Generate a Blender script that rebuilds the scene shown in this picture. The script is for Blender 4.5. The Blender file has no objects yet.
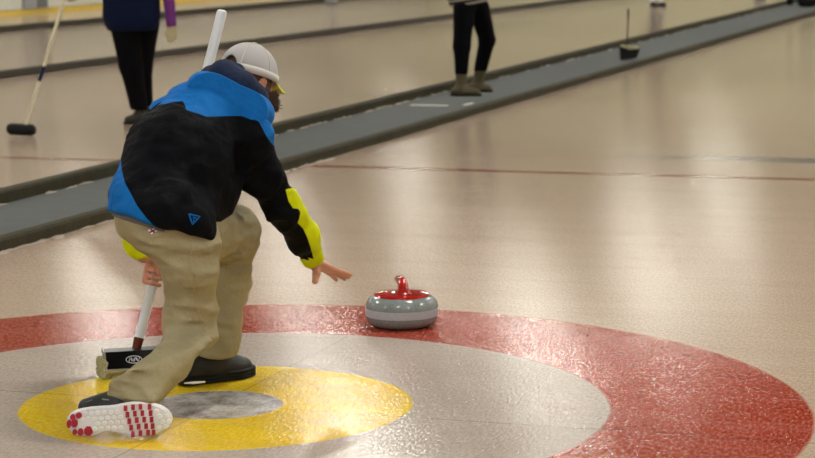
import bpy, bmesh, math, random
import numpy as np
from mathutils import Vector, Matrix
random.seed(7)
SC = bpy.context.scene
COL = SC.collection
# ------------------------------------------------------------------ measured camera
F = 2168.35; H = 1.4515; PITCH = .1358; ROLL = -.0084; TX, TY = -.5986, 6.6201; YAW = .3222
cp, sp = math.cos(PITCH), math.sin(PITCH)
FW = Vector((0, cp, -sp)); U0 = Vector((0, sp, cp)); X0 = Vector((1, 0, 0))
cr, sr = math.cos(ROLL), math.sin(ROLL)
RT = cr*X0 + sr*U0; UP = -sr*X0 + cr*U0
CAM = Vector((0, 0, H))
def at(px, py, D):
    """point in the hall seen at px,py at ground distance D from the camera"""
    d = FW + RT*((px-407.5)/F) + UP*((229-py)/F)
    return CAM + d*(D/d.y)
def ground(px, py, z=0):
    d = FW + RT*((px-407.5)/F) + UP*((229-py)/F)
    return CAM + d*((z-H)/d.z)
cyw, syw = math.cos(YAW), math.sin(YAW)
def sheet(a, b, z=0):
    return Vector((cyw*a+syw*b+TX, -syw*a+cyw*b+TY, z))
# ------------------------------------------------------------------ helpers
def link(o):
    COL.objects.link(o); return o
def tag(o, label=None, cat=None, group=None, kind=None):
    if label: o['label'] = label
    if cat: o['category'] = cat
    if group: o['group'] = group
    if kind: o['kind'] = kind
    return o
def empty(name, loc, rz=0, **k):
    o = link(bpy.data.objects.new(name, None)); o.location = loc; o.rotation_euler = (0, 0, rz)
    o.empty_display_size = .1
    bpy.context.view_layer.update()
    return tag(o, **k)
def par(o, parent):
    if parent is not None:
        bpy.context.view_layer.update()
        o.parent = parent
        o.matrix_parent_inverse = parent.matrix_world.inverted()
    return o
def mesh_obj(name, verts, faces, mats, parent=None, smooth=True, mi=None, attrs=None):
    me = bpy.data.meshes.new(name)
    me.from_pydata([tuple(v) for v in verts], [], [tuple(f) for f in faces])
    if not isinstance(mats, (list, tuple)): mats = [mats]
    for m in mats: me.materials.append(m)
    if smooth: me.polygons.foreach_set('use_smooth', [True]*len(me.polygons))
    if mi is not None: me.polygons.foreach_set('material_index', mi)
    if attrs:
        for k, v in attrs.items():
            a = me.attributes.new(k, 'FLOAT', 'POINT'); a.data.foreach_set('value', np.asarray(v, np.float32))
    me.update()
    o = link(bpy.data.objects.new(name, me))
    return par(o, parent)
class MB:
    def __init__(s): s.v = []; s.f = []; s.m = []
    def add(s, vs, fs, m=0):
        n = len(s.v); s.v += [Vector(v) for v in vs]; s.f += [[i+n for i in f] for f in fs]; s.m += [m]*len(fs)
    def box(s, c, size, M=None, m=0, bev=0):
        bm = bmesh.new(); bmesh.ops.create_cube(bm, size=1)
        for v in bm.verts: v.co = Vector((v.co.x*size[0], v.co.y*size[1], v.co.z*size[2]))
        if bev: bmesh.ops.bevel(bm, geom=bm.edges[:], offset=bev, segments=2, affect='EDGES')
        M = M or Matrix.Identity(3)
        bm.verts.index_update()
        s.add([Vector(c) + M @ v.co for v in bm.verts], [[v.index for v in f.verts] for f in bm.faces], m); bm.free()
    def tube(s, pts, rs, n=16, m=0, cap=True):
        pts = [Vector(p) for p in pts]
        if not hasattr(rs, '__len__'): rs = [rs]*len(pts)
        rings = []; prev = None
        for i, p in enumerate(pts):
            t = (pts[min(i+1, len(pts)-1)] - pts[max(i-1, 0)]).normalized()
            if prev is None:
                a = t.orthogonal().normalized()
            else:
                a = (prev - t*prev.dot(t)).normalized()
            prev = a; b = t.cross(a)
            rings.append([p + (a*math.cos(2*math.pi*k/n) + b*math.sin(2*math.pi*k/n))*rs[i] for k in range(n)])
        vs = [v for r in rings for v in r]; fs = []
        for i in range(len(rings)-1):
            for k in range(n):
                fs.append([i*n+k, i*n+(k+1) % n, (i+1)*n+(k+1) % n, (i+1)*n+k])
        if cap:
            fs.append(list(range(n))[::-1]); fs.append([(len(rings)-1)*n+k for k in range(n)])
        s.add(vs, fs, m)
    def lathe(s, c, prof, n=48, M=None, m=0):
        M = M or Matrix.Identity(3); vs = []; fs = []
        for r, z in prof:
            for k in range(n):
                a = 2*math.pi*k/n; vs.append(Vector(c) + M @ Vector((r*math.cos(a), r*math.sin(a), z)))
        for i in range(len(prof)-1):
            for k in range(n): fs.append([i*n+k, i*n+(k+1) % n, (i+1)*n+(k+1) % n, (i+1)*n+k])
        if prof[0][0] > 1e-4: fs.append(list(range(n))[::-1])
        if prof[-1][0] > 1e-4: fs.append([(len(prof)-1)*n+k for k in range(n)])
        s.add(vs, fs, m)
    def build(s, name, mats, parent=None, smooth=True, sharp=None):
        o = mesh_obj(name, s.v, s.f, mats, parent, smooth, s.m)
        if sharp is None: sharp = 35
        if smooth: o.data.set_sharp_from_angle(angle=math.radians(sharp))
        return o
# ------------------------------------------------------------------ implicit surfaces
def A(v): return np.array(v, float)
def dcap(p, a, b, ra, rb):
    a = A(a); b = A(b); ba = b-a; t = np.clip(((p-a) @ ba)/max(ba @ ba, 1e-9), 0, 1)
    return np.linalg.norm(p-a-t[:, None]*ba, axis=1) - (ra+(rb-ra)*t)
def dell(p, c, r, M=None):
    q = p-A(c)
    if M is not None: q = q @ np.array(M)          # columns of M are the local axes
    r = A(r); k0 = np.linalg.norm(q/r, axis=1); k1 = np.linalg.norm(q/(r*r), axis=1)
    return k0*(k0-1)/np.maximum(k1, 1e-6)
def dplane(p, c, n):
    n = A(n); n = n/np.linalg.norm(n); return (p-A(c)) @ n
def smin(a, b, k):
    h = np.maximum(k-np.abs(a-b), 0)/k; return np.minimum(a, b)-h*h*k*.25
def smax(a, b, k): return -smin(-a, -b, k)
def chain(p, pts, k=.03):
    """pts: list of (point, radius)"""
    d = None
    for (a, ra), (b, rb) in zip(pts[:-1], pts[1:]):
        e = dcap(p, a, b, ra, rb); d = e if d is None else smin(d, e, k)
    return d
_rng = np.random.RandomState(3)
def make_noise(freq, n=7, seed=0):
    r = np.random.RandomState(seed); D = r.normal(size=(n, 3)); D /= np.linalg.norm(D, axis=1)[:, None]
    D *= freq*r.uniform(.7, 1.4, size=(n, 1)); ph = r.uniform(0, 6.28, n)
    def f(p):
        w = p + .02*np.sin(p[:, [1, 2, 0]]*freq*.6+1.3)
        return np.sin(w @ D.T + ph).sum(1)/n
    return f
def iso(fn, lo, hi, h):
    lo = A(lo); hi = A(hi); B = 4
    nb = np.ceil((hi-lo)/(h*B)).astype(int)+1
    n = nb*B
    ci = np.stack(np.meshgrid(*[np.arange(k) for k in nb], indexing='ij'), -1).reshape(-1, 3)
    cc = lo+(ci*B+(B-1)/2)*h
    d = fn(cc); thr = B*h*1.6+.004
    V = np.empty(n, np.float32)
    V4 = V.reshape(nb[0], B, nb[1], B, nb[2], B)
    sg = np.where(d > 0, 1., -1.).astype(np.float32).reshape(nb)
    V4[:] = sg[:, None, :, None, :, None]
    act = ci[np.abs(d) < thr]
    o = np.stack(np.meshgrid(*[np.arange(B)]*3, indexing='ij'), -1).reshape(-1, 3)
    idx = (act[:, None, :]*B+o[None]).reshape(-1, 3)
    for s in range(0, len(idx), 400000):
        k = idx[s:s+400000]; V[k[:, 0], k[:, 1], k[:, 2]] = fn(lo+k*h)
    V[0] = V[-1] = 1; V[:, 0] = V[:, -1] = 1; V[:, :, 0] = V[:, :, -1] = 1
    S = V < 0
    nx, ny, nz = n
    def c(a, dx, dy, dz): return a[dx:nx-1+dx, dy:ny-1+dy, dz:nz-1+dz]
    cnt = sum(c(S, i, j, k).astype(np.int8) for i in (0, 1) for j in (0, 1) for k in (0, 1))
    cells = np.argwhere((cnt > 0) & (cnt < 8))
    vid = -np.ones((nx-1, ny-1, nz-1), np.int32); vid[tuple(cells.T)] = np.arange(len(cells))
    acc = np.zeros((len(cells), 3)); w = np.zeros(len(cells))
    corners = [(i, j, k) for i in (0, 1) for j in (0, 1) for k in (0, 1)]
    for a in corners:
        for ax in range(3):
            if a[ax]: continue
            b = list(a); b[ax] = 1
            va = V[tuple((cells+a).T)]; vb = V[tuple((cells+b).T)]
            m = (va < 0) != (vb < 0)
            t = np.where(m, va/np.where(m, va-vb, 1), 0)
            P = np.array(a, float)[None].repeat(len(cells), 0); P[:, ax] = t
            acc += P*m[:, None]; w += m
    verts = lo+(cells+acc/np.maximum(w, 1)[:, None])*h
    faces = []
    for ax in range(3):
        o1, o2 = [(1, 2), (2, 0), (0, 1)][ax]
        s0 = [slice(1, -1)]*3; s0[ax] = slice(0, -1); s1 = list(s0); s1[ax] = slice(1, None)
        a = S[tuple(s0)]; b = S[tuple(s1)]
        e = np.argwhere(a != b)
        off = np.array([1, 1, 1]); off[ax] = 0
        g = e+off
        inn = S[tuple(g.T)]
        d1 = np.zeros(3, int); d1[o1] = 1; d2 = np.zeros(3, int); d2[o2] = 1
        q = np.stack([vid[tuple((g-d1-d2).T)], vid[tuple((g-d2).T)], vid[tuple(g.T)], vid[tuple((g-d1).T)]], 1)
        q[~inn] = q[~inn][:, ::-1]
        faces.append(q)
    faces = np.concatenate(faces); faces = faces[(faces >= 0).all(1)]
    return verts, faces
def iso_obj(name, fn, lo, hi, h, mats, parent=None, attrs=None, extra=None, relax=1):
    v, f = iso(fn, lo, hi, h)
    for _ in range(relax):            # one light umbrella pass
        s = np.zeros_like(v); c = np.zeros(len(v))
        for k in range(4):
            a = f[:, k]; b = f[:, (k+1) % 4]
            np.add.at(s, a, v[b]); np.add.at(c, a, 1); np.add.at(s, b, v[a]); np.add.at(c, b, 1)
        v = .5*v+.5*s/np.maximum(c, 1)[:, None]
    if extra:
        for ve, fe in extra:
            f = np.concatenate([f, fe+len(v)]); v = np.concatenate([v, ve])
    at_ = {k: g(v) for k, g in attrs.items()} if attrs else None
    return mesh_obj(name, v.tolist(), f.tolist(), mats, parent, True, None, at_)
def bounds(pts, pad):
    a = np.array([list(p) for p in pts]); return a.min(0)-pad, a.max(0)+pad
# ------------------------------------------------------------------ materials
def lin(c): return tuple((x/255/12.92 if x/255 <= .04045 else ((x/255+.055)/1.055)**2.4) for x in c)+(1,)
class NT:
    def __init__(s, name):
        s.m = bpy.data.materials.new(name); s.m.use_nodes = True; s.t = s.m.node_tree; s.n = s.t.nodes
        s.b = s.n['Principled BSDF']
    def node(s, t, **k):
        n = s.n.new(t)
        for a, v in k.items():
            if a in n.inputs: n.inputs[a].default_value = v
            else: setattr(n, a, v)
        return n
    def l(s, a, b): s.t.links.new(a, b)
    def math(s, op, a, b=None, c=None, clamp=False):
        n = s.n.new('ShaderNodeMath'); n.operation = op; n.use_clamp = clamp
        for i, x in enumerate((a, b, c)):
            if x is None: continue
            if isinstance(x, (int, float)): n.inputs[i].default_value = x
            else: s.l(x, n.inputs[i])
        return n.outputs[0]
    def mix(s, fac, a, b):
        n = s.n.new('ShaderNodeMix'); n.data_type = 'RGBA'
        for i, x in ((0, fac), (6, a), (7, b)):
            if isinstance(x, (int, float, tuple)): n.inputs[i].default_value = x
            else: s.l(x, n.inputs[i])
        return n.outputs[2]
    def noise(s, scale, detail=3, rough=.5, vec=None):
        n = s.node('ShaderNodeTexNoise', Scale=scale, Detail=detail, Roughness=rough)
        if vec is None: vec = s.coord()
        s.l(vec, n.inputs['Vector']); return n.outputs['Fac']
    def coord(s): return s.node('ShaderNodeTexCoord').outputs['Object']
    def step(s, v, e, w):      # 1 where v < e
        n = s.node('ShaderNodeMapRange'); n.inputs[1].default_value = e-w; n.inputs[2].default_value = e+w
        n.inputs[3].default_value = 1; n.inputs[4].default_value = 0; s.l(v, n.inputs[0]); return n.outputs[0]
    def attr(s, name): return s.node('ShaderNodeAttribute', attribute_name=name).outputs['Fac']
    def bump(s, hgt, strength, dist):
        n = s.node('ShaderNodeBump', Strength=strength, Distance=dist); s.l(hgt, n.inputs['Height'])
        s.l(n.outputs[0], s.b.inputs['Normal']); return n
def simple(name, rgb, rough=.6, metal=0, var=.12, scale=20, bump=None, spec=.5, coat=0, sheen=0):
    t = NT(name); c = lin(rgb)
    nz = t.noise(scale)
    col = t.mix(nz, tuple(x*(1-var) for x in c[:3])+(1,), tuple(min(1, x*(1+var)) for x in c[:3])+(1,))
    t.l(col, t.b.inputs['Base Color']); t.b.inputs['Roughness'].default_value = rough; t.b.inputs['Metallic'].default_value = metal
    t.b.inputs['Specular IOR Level'].default_value = spec
    if coat: t.b.inputs['Coat Weight'].default_value = coat
    if sheen: t.b.inputs['Sheen Weight'].default_value = sheen
    if bump: t.bump(t.noise(bump[0], 4, .6), bump[1], bump[2])
    return t.m
def ice_material():
    t = NT('painted_ice'); co = t.coord()
    sx = t.node('ShaderNodeSeparateXYZ'); t.l(co, sx.inputs[0]); X, Y = sx.outputs[0], sx.outputs[1]
    w = t.noise(6, 3, .6, co)
    r = t.math('SQRT', t.math('ADD', t.math('MULTIPLY', X, X), t.math('MULTIPLY', Y, Y)))
    rn = t.math('ADD', r, t.math('MULTIPLY', t.math('SUBTRACT', w, .5), .012))
    big = t.noise(.55, 4, .6, co)
    fine = t.noise(60, 3, .7, co)
    ice = t.mix(big, lin((174, 150, 134)), lin((188, 172, 152)))
    inner = t.mix(big, lin((166, 150, 142)), lin((184, 173, 164)))
    red = t.mix(fine, lin((142, 46, 30)), lin((160, 60, 40)))
    yel = t.mix(fine, lin((222, 184, 0)), lin((234, 202, 8)))
    bn = t.math('MULTIPLY_ADD', t.math('SUBTRACT', t.noise(9, 4, .6, co), .5), 3.5, .45, clamp=True)
    but = t.mix(bn, lin((124, 118, 116)), lin((206, 203, 198)))
    col = t.mix(t.step(rn, 1.83, .006), ice, red)
    col = t.mix(t.step(rn, 1.22, .006), col, inner)
    col = t.mix(t.step(rn, .61, .005), col, yel)
    col = t.mix(t.step(rn, .205, .005), col, but)
    mpp = t.node('ShaderNodeMapping'); mpp.inputs['Scale'].default_value = (1, .33, 1); t.l(co, mpp.inputs[0])
    peb = t.noise(115, 2, .6, mpp.outputs[0])
    frost_glint = t.math('MULTIPLY', t.math('SUBTRACT', peb, .5, clamp=True), .9, clamp=True)  # frosted pebble tips, with the ice's sparkle painted into their pale colour
    col = t.mix(t.math('MULTIPLY', t.math('SUBTRACT', .5, peb, clamp=True), 1.0, clamp=True), col, lin((60, 50, 44)))
    col = t.mix(frost_glint, col, lin((232, 224, 206)))
    # tee line and centre line, thin dark threads under the ice
    ay = t.math('ABSOLUTE', t.math('ADD', Y, 0.0)); ax = t.math('ABSOLUTE', X)
    thr = t.math('MULTIPLY', t.step(ay, .0035, .003), t.step(r, 2.3, .1))
    thr2 = t.math('MULTIPLY', t.step(ax, .003, .003), t.step(r, 1.2, .06))
    thr = t.math('MAXIMUM', thr, thr2)
    thr = t.math('MULTIPLY', thr, t.math('MULTIPLY', t.step(t.math('MULTIPLY', rn, -1), -.205, .004), .55))
    col = t.mix(thr, col, t.mix(.8, col, lin((60, 50, 44))))
    # hog line across every sheet
    hog = t.step(t.math('ABSOLUTE', t.math('SUBTRACT', Y, 6.62)), .055, .03)
    col = t.mix(t.math('MULTIPLY', hog, t.math('MULTIPLY_ADD', big, .4, .65)), col, lin((130, 30, 20)))
    hog2 = t.math('MULTIPLY', t.step(t.math('ABSOLUTE', t.math('SUBTRACT', Y, 17.3)), .1, .06), t.step(X, -8.8, .1))
    col = t.mix(t.math('MULTIPLY', hog2, .5), col, lin((150, 66, 50)))
    # blue line, fading in towards the right
    bl = t.step(t.math('ABSOLUTE', t.math('SUBTRACT', Y, 7.68)), .13, .09)
    fd = t.node('ShaderNodeMapRange'); fd.inputs[1].default_value = -.6; fd.inputs[2].default_value = 1.0; t.l(X, fd.inputs[0])
    col = t.mix(t.math('MULTIPLY', t.math('MULTIPLY', bl, fd.outputs[0]), .95), col, lin((36, 58, 104)))
    # swept streaks lying across the sheet
    mp = t.node('ShaderNodeMapping'); mp.inputs['Scale'].default_value = (.5, 3.2, 1); t.l(co, mp.inputs[0])
    st = t.noise(1.3, 5, .65, mp.outputs[0])
    stf = t.math('MULTIPLY', t.math('SUBTRACT', st, .45, clamp=True), .8)
    col = t.mix(stf, col, lin((150, 122, 112)))
    t.l(col, t.b.inputs['Base Color'])
    rg = t.node('ShaderNodeMapRange'); rg.inputs[3].default_value = .035; rg.inputs[4].default_value = .07; t.l(st, rg.inputs[0])
    t.l(rg.outputs[0], t.b.inputs['Roughness'])
    t.b.inputs['IOR'].default_value = 1.31; t.b.inputs['Specular IOR Level'].default_value = .42
    pe = peb; lo = t.noise(9, 2, .5, co)
    hgt = t.math('ADD', t.math('MULTIPLY', pe, .00125), t.math('MULTIPLY', lo, .0006))
    t.bump(hgt, 1.0, 1.0)
    return t.m
def jacket_material():
    t = NT('jacket_fabric')
    black = t.mix(t.noise(40), lin((5, 6, 11)), lin((11, 12, 18)))
    blue = t.mix(t.noise(25), lin((15, 92, 164)), lin((23, 108, 184)))
    neon = t.mix(t.noise(30), lin((190, 200, 8)), lin((214, 222, 22)))
    c = t.mix(t.step(t.attr('blue'), 0, .0012), black, blue)
    c = t.mix(t.step(t.attr('neon'), 0, .0012), c, neon)
    t.l(c, t.b.inputs['Base Color']); t.b.inputs['Roughness'].default_value = .7
    t.b.inputs['Specular IOR Level'].default_value = .06
    b = t.math('ADD', t.math('MULTIPLY', t.noise(22, 3), .012), t.math('MULTIPLY', t.noise(300, 2), .0004))
    t.bump(b, .8, 1); return t.m
def khaki_material():
    t = NT('khaki_cotton')
    c = t.mix(t.noise(12, 4), lin((132, 123, 96)), lin((152, 143, 114)))
    c = t.mix(t.math('MULTIPLY', t.noise(160, 3), .35), c, lin((182, 170, 138)))
    t.l(c, t.b.inputs['Base Color']); t.b.inputs['Roughness'].default_value = .85; t.b.inputs['Specular IOR Level'].default_value = .2
    b = t.math('ADD', t.math('MULTIPLY', t.noise(16, 3, .55), .012), t.math('MULTIPLY', t.noise(420, 2), .0004))
    t.bump(b, .7, 1); return t.m
M = {}
M['ice'] = ice_material(); M['jacket'] = jacket_material(); M['khaki'] = khaki_material()
M['skin'] = simple('skin', (196, 138, 116), .5, var=.12, scale=30)
M['skin_red'] = simple('flushed_skin', (186, 116, 96), .5, var=.15, scale=40)
M['black_rubber'] = simple('black_rubber', (12, 12, 14), .7, spec=.25)
M['black_cloth'] = simple('black_cloth', (12, 12, 15), .8, spec=.2, bump=(60, .5, .01))
M['black_plastic'] = simple('black_plastic', (8, 8, 9), .35, spec=.2)
M['white_plastic'] = simple('white_plastic', (216, 220, 230), .35, var=.03)
M['cream_plastic'] = simple('cream_plastic', (206, 202, 176), .4, var=.05)
M['sole_grey'] = simple('sole_base', (226, 227, 232), .6)
M['sole_white'] = simple('sole_white', (240, 240, 242), .55, var=.05, scale=60)
M['sole_red'] = simple('sole_red', (160, 22, 42), .5, var=.1)
M['shoe_black'] = simple('shoe_black', (18, 18, 20), .6, bump=(120, .4, .004))
M['lace'] = simple('shoe_trim', (130, 128, 120), .6)
M['khaki_thread'] = simple('khaki_thread', (168, 138, 96), .9)
M['navy'] = simple('navy_lining', (30, 40, 66), .85, bump=(60, .5, .008), spec=.2)
M['blue_cloth'] = simple('blue_cloth', (20, 104, 182), .7, spec=.08, bump=(22, .7, .012))
M['grey_knit'] = simple('grey_knit', (105, 100, 98), .9, bump=(200, .6, .004))
M['cap_mesh'] = simple('cap_mesh', (168, 167, 170), .8, var=.06, scale=200, bump=(500, .6, .002))
M['cap_band'] = simple('cap_band', (188, 187, 186), .7, var=.04)
M['neon'] = simple('neon_cloth', (176, 186, 40), .6)
M['hair'] = simple('brown_hair', (66, 40, 26), .6, var=.5, scale=90)
M['ferrule'] = simple('brown_ferrule', (82, 26, 14), .25)
M['bristle'] = simple('bristles', (176, 172, 134), .9, var=.4, scale=150)
M['chrome'] = simple('silver_trim', (205, 198, 190), .25, .6)
M['granite_dark'] = None
M['bumper'] = simple('bumper_foam', (52, 49, 34), .85, var=.35, scale=12, bump=(30, .5, .01), spec=.2)
M['bumper_dark'] = simple('dark_divider', (52, 48, 38), .8, var=.3, scale=6)
M['frost'] = simple('frost', (160, 146, 134), .7)
M['wall'] = simple('hall_wall', (174, 171, 154), .8)
M['wall_far'] = simple('end_wall', (206, 206, 172), .8)
M['board'] = simple('rink_board', (206, 206, 196), .4, var=.03)
M['kick'] = simple('yellow_kick', (214, 184, 70), .5)
M['post'] = simple('grey_post', (96, 98, 100), .6)
M['ceiling'] = simple('hall_ceiling', (66, 64, 58), .9)
M['purple'] = simple('purple_knit', (98, 34, 110), .9)
M['navy_vest'] = simple('navy_vest', (12, 20, 46), .9, spec=.1)
M['glove'] = simple('cream_glove', (170, 160, 128), .8)
M['boot'] = simple('olive_boot', (74, 66, 44), .75, var=.3, scale=14)
M['olive_shoe'] = simple('dark_shoe', (30, 26, 18), .7)
M['dark_cloth'] = simple('dark_trousers', (6, 6, 9), .9, spec=.08)
def granite(name, c1, c2, rough):
    t = NT(name); n1 = t.noise(260, 3, .7); n2 = t.noise(70, 3, .6)
    rmp = t.math('MULTIPLY_ADD', t.math('SUBTRACT', n1, .5), 2.5, .5, clamp=True)
    c = t.mix(rmp, lin(c1), lin(c2)); c = t.mix(t.math('MULTIPLY', n2, .4), c, lin((110, 122, 118)))
    t.l(c, t.b.inputs['Base Color']); t.b.inputs['Roughness'].default_value = rough; return t.m
M['granite_dark'] = granite('polished_granite', (84, 94, 96), (150, 158, 160), .14)
M['granite_band'] = granite('frosted_band', (160, 166, 178), (186, 192, 204), .5)
M['red_plastic'] = simple('red_handle_plastic', (158, 20, 10), .15, var=.05, coat=.5)
def carpet_material():
    t = NT('grey_carpet'); c = t.mix(t.noise(8, 4), lin((78, 82, 82)), lin((102, 105, 103)))
    c = t.mix(t.noise(180, 2), c, lin((90, 93, 93))); t.l(c, t.b.inputs['Base Color']); t.b.inputs['Roughness'].default_value = .95
    t.b.inputs['Specular IOR Level'].default_value = .1
    t.bump(t.noise(240), .6, .004); return t.m
M['carpet'] = carpet_material()
def stripe_material():
    t = NT('striped_knit'); sx = t.node('ShaderNodeSeparateXYZ'); t.l(t.coord(), sx.inputs[0])
    g = t.node('ShaderNodeNewGeometry'); s2 = t.node('ShaderNodeSeparateXYZ'); t.l(g.outputs['Position'], s2.inputs[0])
    z = t.math('ADD', s2.outputs[2], t.math('MULTIPLY', s2.outputs[0], -.16))
    f = t.math('FRACT', t.math('MULTIPLY', z, 24)); c = t.mix(t.step(f, .62, .06), lin((150, 146, 134)), lin((16, 16, 20)))
    t.l(c, t.b.inputs['Base Color']); t.b.inputs['Roughness'].default_value = .9; return t.m
M['stripes'] = stripe_material()
def emis(name, rgb, s):
    t = NT(name); t.b.inputs['Emission Color'].default_value = lin(rgb); t.b.inputs['Emission Strength'].default_value = s
    t.b.inputs['Base Color'].default_value = (1, 1, 1, 1); return t.m
M['lamp'] = emis('lamp_diffuser', (255, 250, 238), 116)
# ------------------------------------------------------------------ the hall
XL, XR, YB, YF, HC = -17.1, 9.0, -26.0, 56.0, 6.2
def sheet_box(name, a0, a1, b0, b1, z0, z1, mat, parent=None, bev=0, smooth=False):
    mb = MB(); mb.box(((a0+a1)/2, (b0+b1)/2, (z0+z1)/2), (a1-a0, b1-b0, z1-z0), bev=bev)
    o = mb.build(name, mat, None, smooth=bool(bev))
    if parent is None:
        o.location = sheet(0, 0); o.rotation_euler = (0, 0, -YAW)
    return o
fl = sheet_box('floor', XL-3, XR+1, YB-1, YF+1, -.1, 0, M['ice']); tag(fl, kind='structure')
for nm, a in (('ceiling', (XL-3, XR+1, YB-1, YF+1, HC, HC+.1)), ('wall_left', (XL-3.1, XL-3, YB-1, YF+1, 0, HC)),
              ('wall_right', (XR, XR+.1, YB-1, YF+1, 0, HC)), ('wall_back', (XL-3, XR+1, YB-.1, YB, 0, HC)), ('wall_front', (XL-3, XR+1, YF, YF+.1, 0, HC))):
    o = sheet_box(nm, *a, M['ceiling'] if nm == 'ceiling' else M['wall_far'] if nm == 'wall_front' else M['wall']); tag(o, kind='structure')
# rink boards along the left
bd = empty('rink_board', sheet(XL, 30), -YAW, label='white rink boards with a yellow kick strip along the far left side', cat='rink boards')
def local_box(name, c, size, mat, parent, bev=0):
    mb = MB(); mb.box(c, size, bev=bev); o = mb.build(name, mat, None, smooth=bool(bev)); o.parent = parent; return o
local_box('panel', (-.05, 0, .62), (.1, 50, 1.06), M['board'], bd)
local_box('kick_strip', (-.045, 0, .035), (.13, 50, .07), M['kick'], bd)
local_box('top_rail', (-.05, 0, 1.18), (.16, 50, .06), M['kick'], bd)
M['post_light'] = simple('pale_grey_post', (140, 142, 146), .6)
for b in (0.65, 1.13): local_box('post', (.03, b, .62), (.06, .5 if b < 1 else .36, 1.04), M['post_light' if b < 1 else 'post'], bd)
# ceiling lamps
mb = MB(); mb.box((0, 0, 0), (.84, .84, .1), bev=.01)
lamp0 = empty('ceiling_lamp', sheet(-14, -6, HC-.06), -YAW, label='square ceiling lamp over the ice, above the picture', cat='lamp', group='ceiling lamps over the ice')
hs = mb.build('housing', M['board'], None); hs.parent = lamp0
mb = MB(); mb.box((0, 0, -.06), (.8, .8, .03), bev=.01); df = mb.build('diffuser', M['lamp'], None); df.parent = lamp0
first = True
for a in (-15.2, -6.9, 1.0, 6.8):
    for b in range(-24, 52, 9):
        if first: first = False; continue_ = lamp0; lamp0.location = sheet(a, b, HC-.06); continue
        c = lamp0.copy(); link(c); c.location = sheet(a, b, HC-.06)
        for ch in (hs, df):
            d = ch.copy(); link(d); d.parent = c
# divider walkway between the sheets
def strip(name, pts, z0, z1, mat):
    """pts: (a0, a1, b) stations of a long strip"""
    mb = MB(); vs = []
    for a0, a1, b in pts:
        e = .012
        for a, z in ((a0, z0), (a0, z1-e), (a0+e, z1), (a1-e, z1), (a1, z1-e), (a1, z0)): vs.append(Vector((a, b, z)))
    fs = [[0, 1, 2, 3, 4, 5][::-1], [6*(len(pts)-1)+k for k in range(6)]]
    for j in range(len(pts)-1): fs += [[6*j+k, 6*j+(k+1) % 6, 6*j+6+(k+1) % 6, 6*j+6+k][::-1] for k in range(6)]
    mb.add(vs, [f[::-1] for f in fs]); o = mb.build(name, mat, None, smooth=False); o.location = sheet(0, 0); o.rotation_euler = (0, 0, -YAW); return o
def nearA(b): return -2.28-(.0 if b < 8 else .0085*(b-8))
def farA(b): return -3.12-(.0 if b < 4 else .018*(b-4))
BS = [-9, 0, 4, 8, 16, 26, 38, 52]
HB = .06
o = strip('foam_bumper', [(nearA(b)-.075, nearA(b), b) for b in BS], 0, HB, M['bumper']); tag(o, 'dark olive bumper strip along the near edge of the grey carpet', 'bumper')
o = strip('foam_bumper', [(farA(b)-.09, farA(b), b) for b in BS], 0, HB+.02, M['bumper']); tag(o, 'dark olive bumper strip along the far edge of the grey carpet', 'bumper')
o = strip('divider_carpet', [(farA(b)+.002, nearA(b)-.077, b) for b in BS], 0, .0125, M['carpet']); tag(o, 'long grey carpet walkway between two bumper strips', 'carpet')
o = sheet_box('foam_divider', -8.45, -8.34, -9, 52, 0, .075, M['bumper_dark'], bev=.015); tag(o, 'dark divider strip behind the standing curlers, nearer of the two thin ones', 'divider')
o = sheet_box('foam_divider', -13.85, -13.72, -9, 52, 0, .085, M['bumper_dark'], bev=.015); tag(o, 'dark divider strip nearest the white rink boards', 'divider')
def tape(p, q, w, label):
    mb = MB(); p = Vector(p); q = Vector(q); m = (p+q)/2; d = q-p; rot = Matrix.Rotation(math.atan2(d.y, d.x), 3, 'Z')
    mb.box(m, (d.length, w, .003), rot); o = mb.build('tape_strip', M['board'], None, smooth=False); return tag(o, label, 'tape')
p = ground(411, 105, .014); q = ground(448, 105.5, .014); tape(p, q, .05, 'thin white tape strip on the grey carpet left of the olive boots')
p = ground(464, 105, .014); q = ground(472.5, 103, .014); tape(p, q, .03, 'short white tape piece on the grey carpet below the olive boots')
# frost that gathers along the bumpers
def frost(name, label, a, b0, b1, n, w, seed, z=.0015):
    r = random.Random(seed); mb = MB()
    for k in range(n):
        b = r.uniform(b0, b1); s = r.uniform(.4, 1)*w; c = sheet(a(b)+r.uniform(-.4, .4)*w, b, z); L = r.uniform(.03, .16)
        vs = []
        for j in range(8):
            an = j*math.pi/4; x = math.cos(an)*s*.5*r.uniform(.6, 1); y = math.sin(an)*L*r.uniform(.6, 1)
            vs.append(Vector((c.x+cyw*x+syw*y, c.y-syw*x+cyw*y, z)))
        vs.append(Vector((c.x, c.y, z+.008)))
        mb.add(vs, [[j, (j+1) % 8, 8] for j in range(8)])
    o = mb.build(name, M['frost'], None); return tag(o, label, 'frost', kind='stuff')
frost('frost_crumbs', 'pale frost crumbs on the ice beside the near bumper', lambda b: nearA(b)+.03, -1, 7, 130, .05, 4)
frost('frost_crumbs', 'pale frost along the far bumper on the grey carpet', lambda b: farA(b)+.025, -1, 34, 150, .04, 5, .014)
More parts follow.
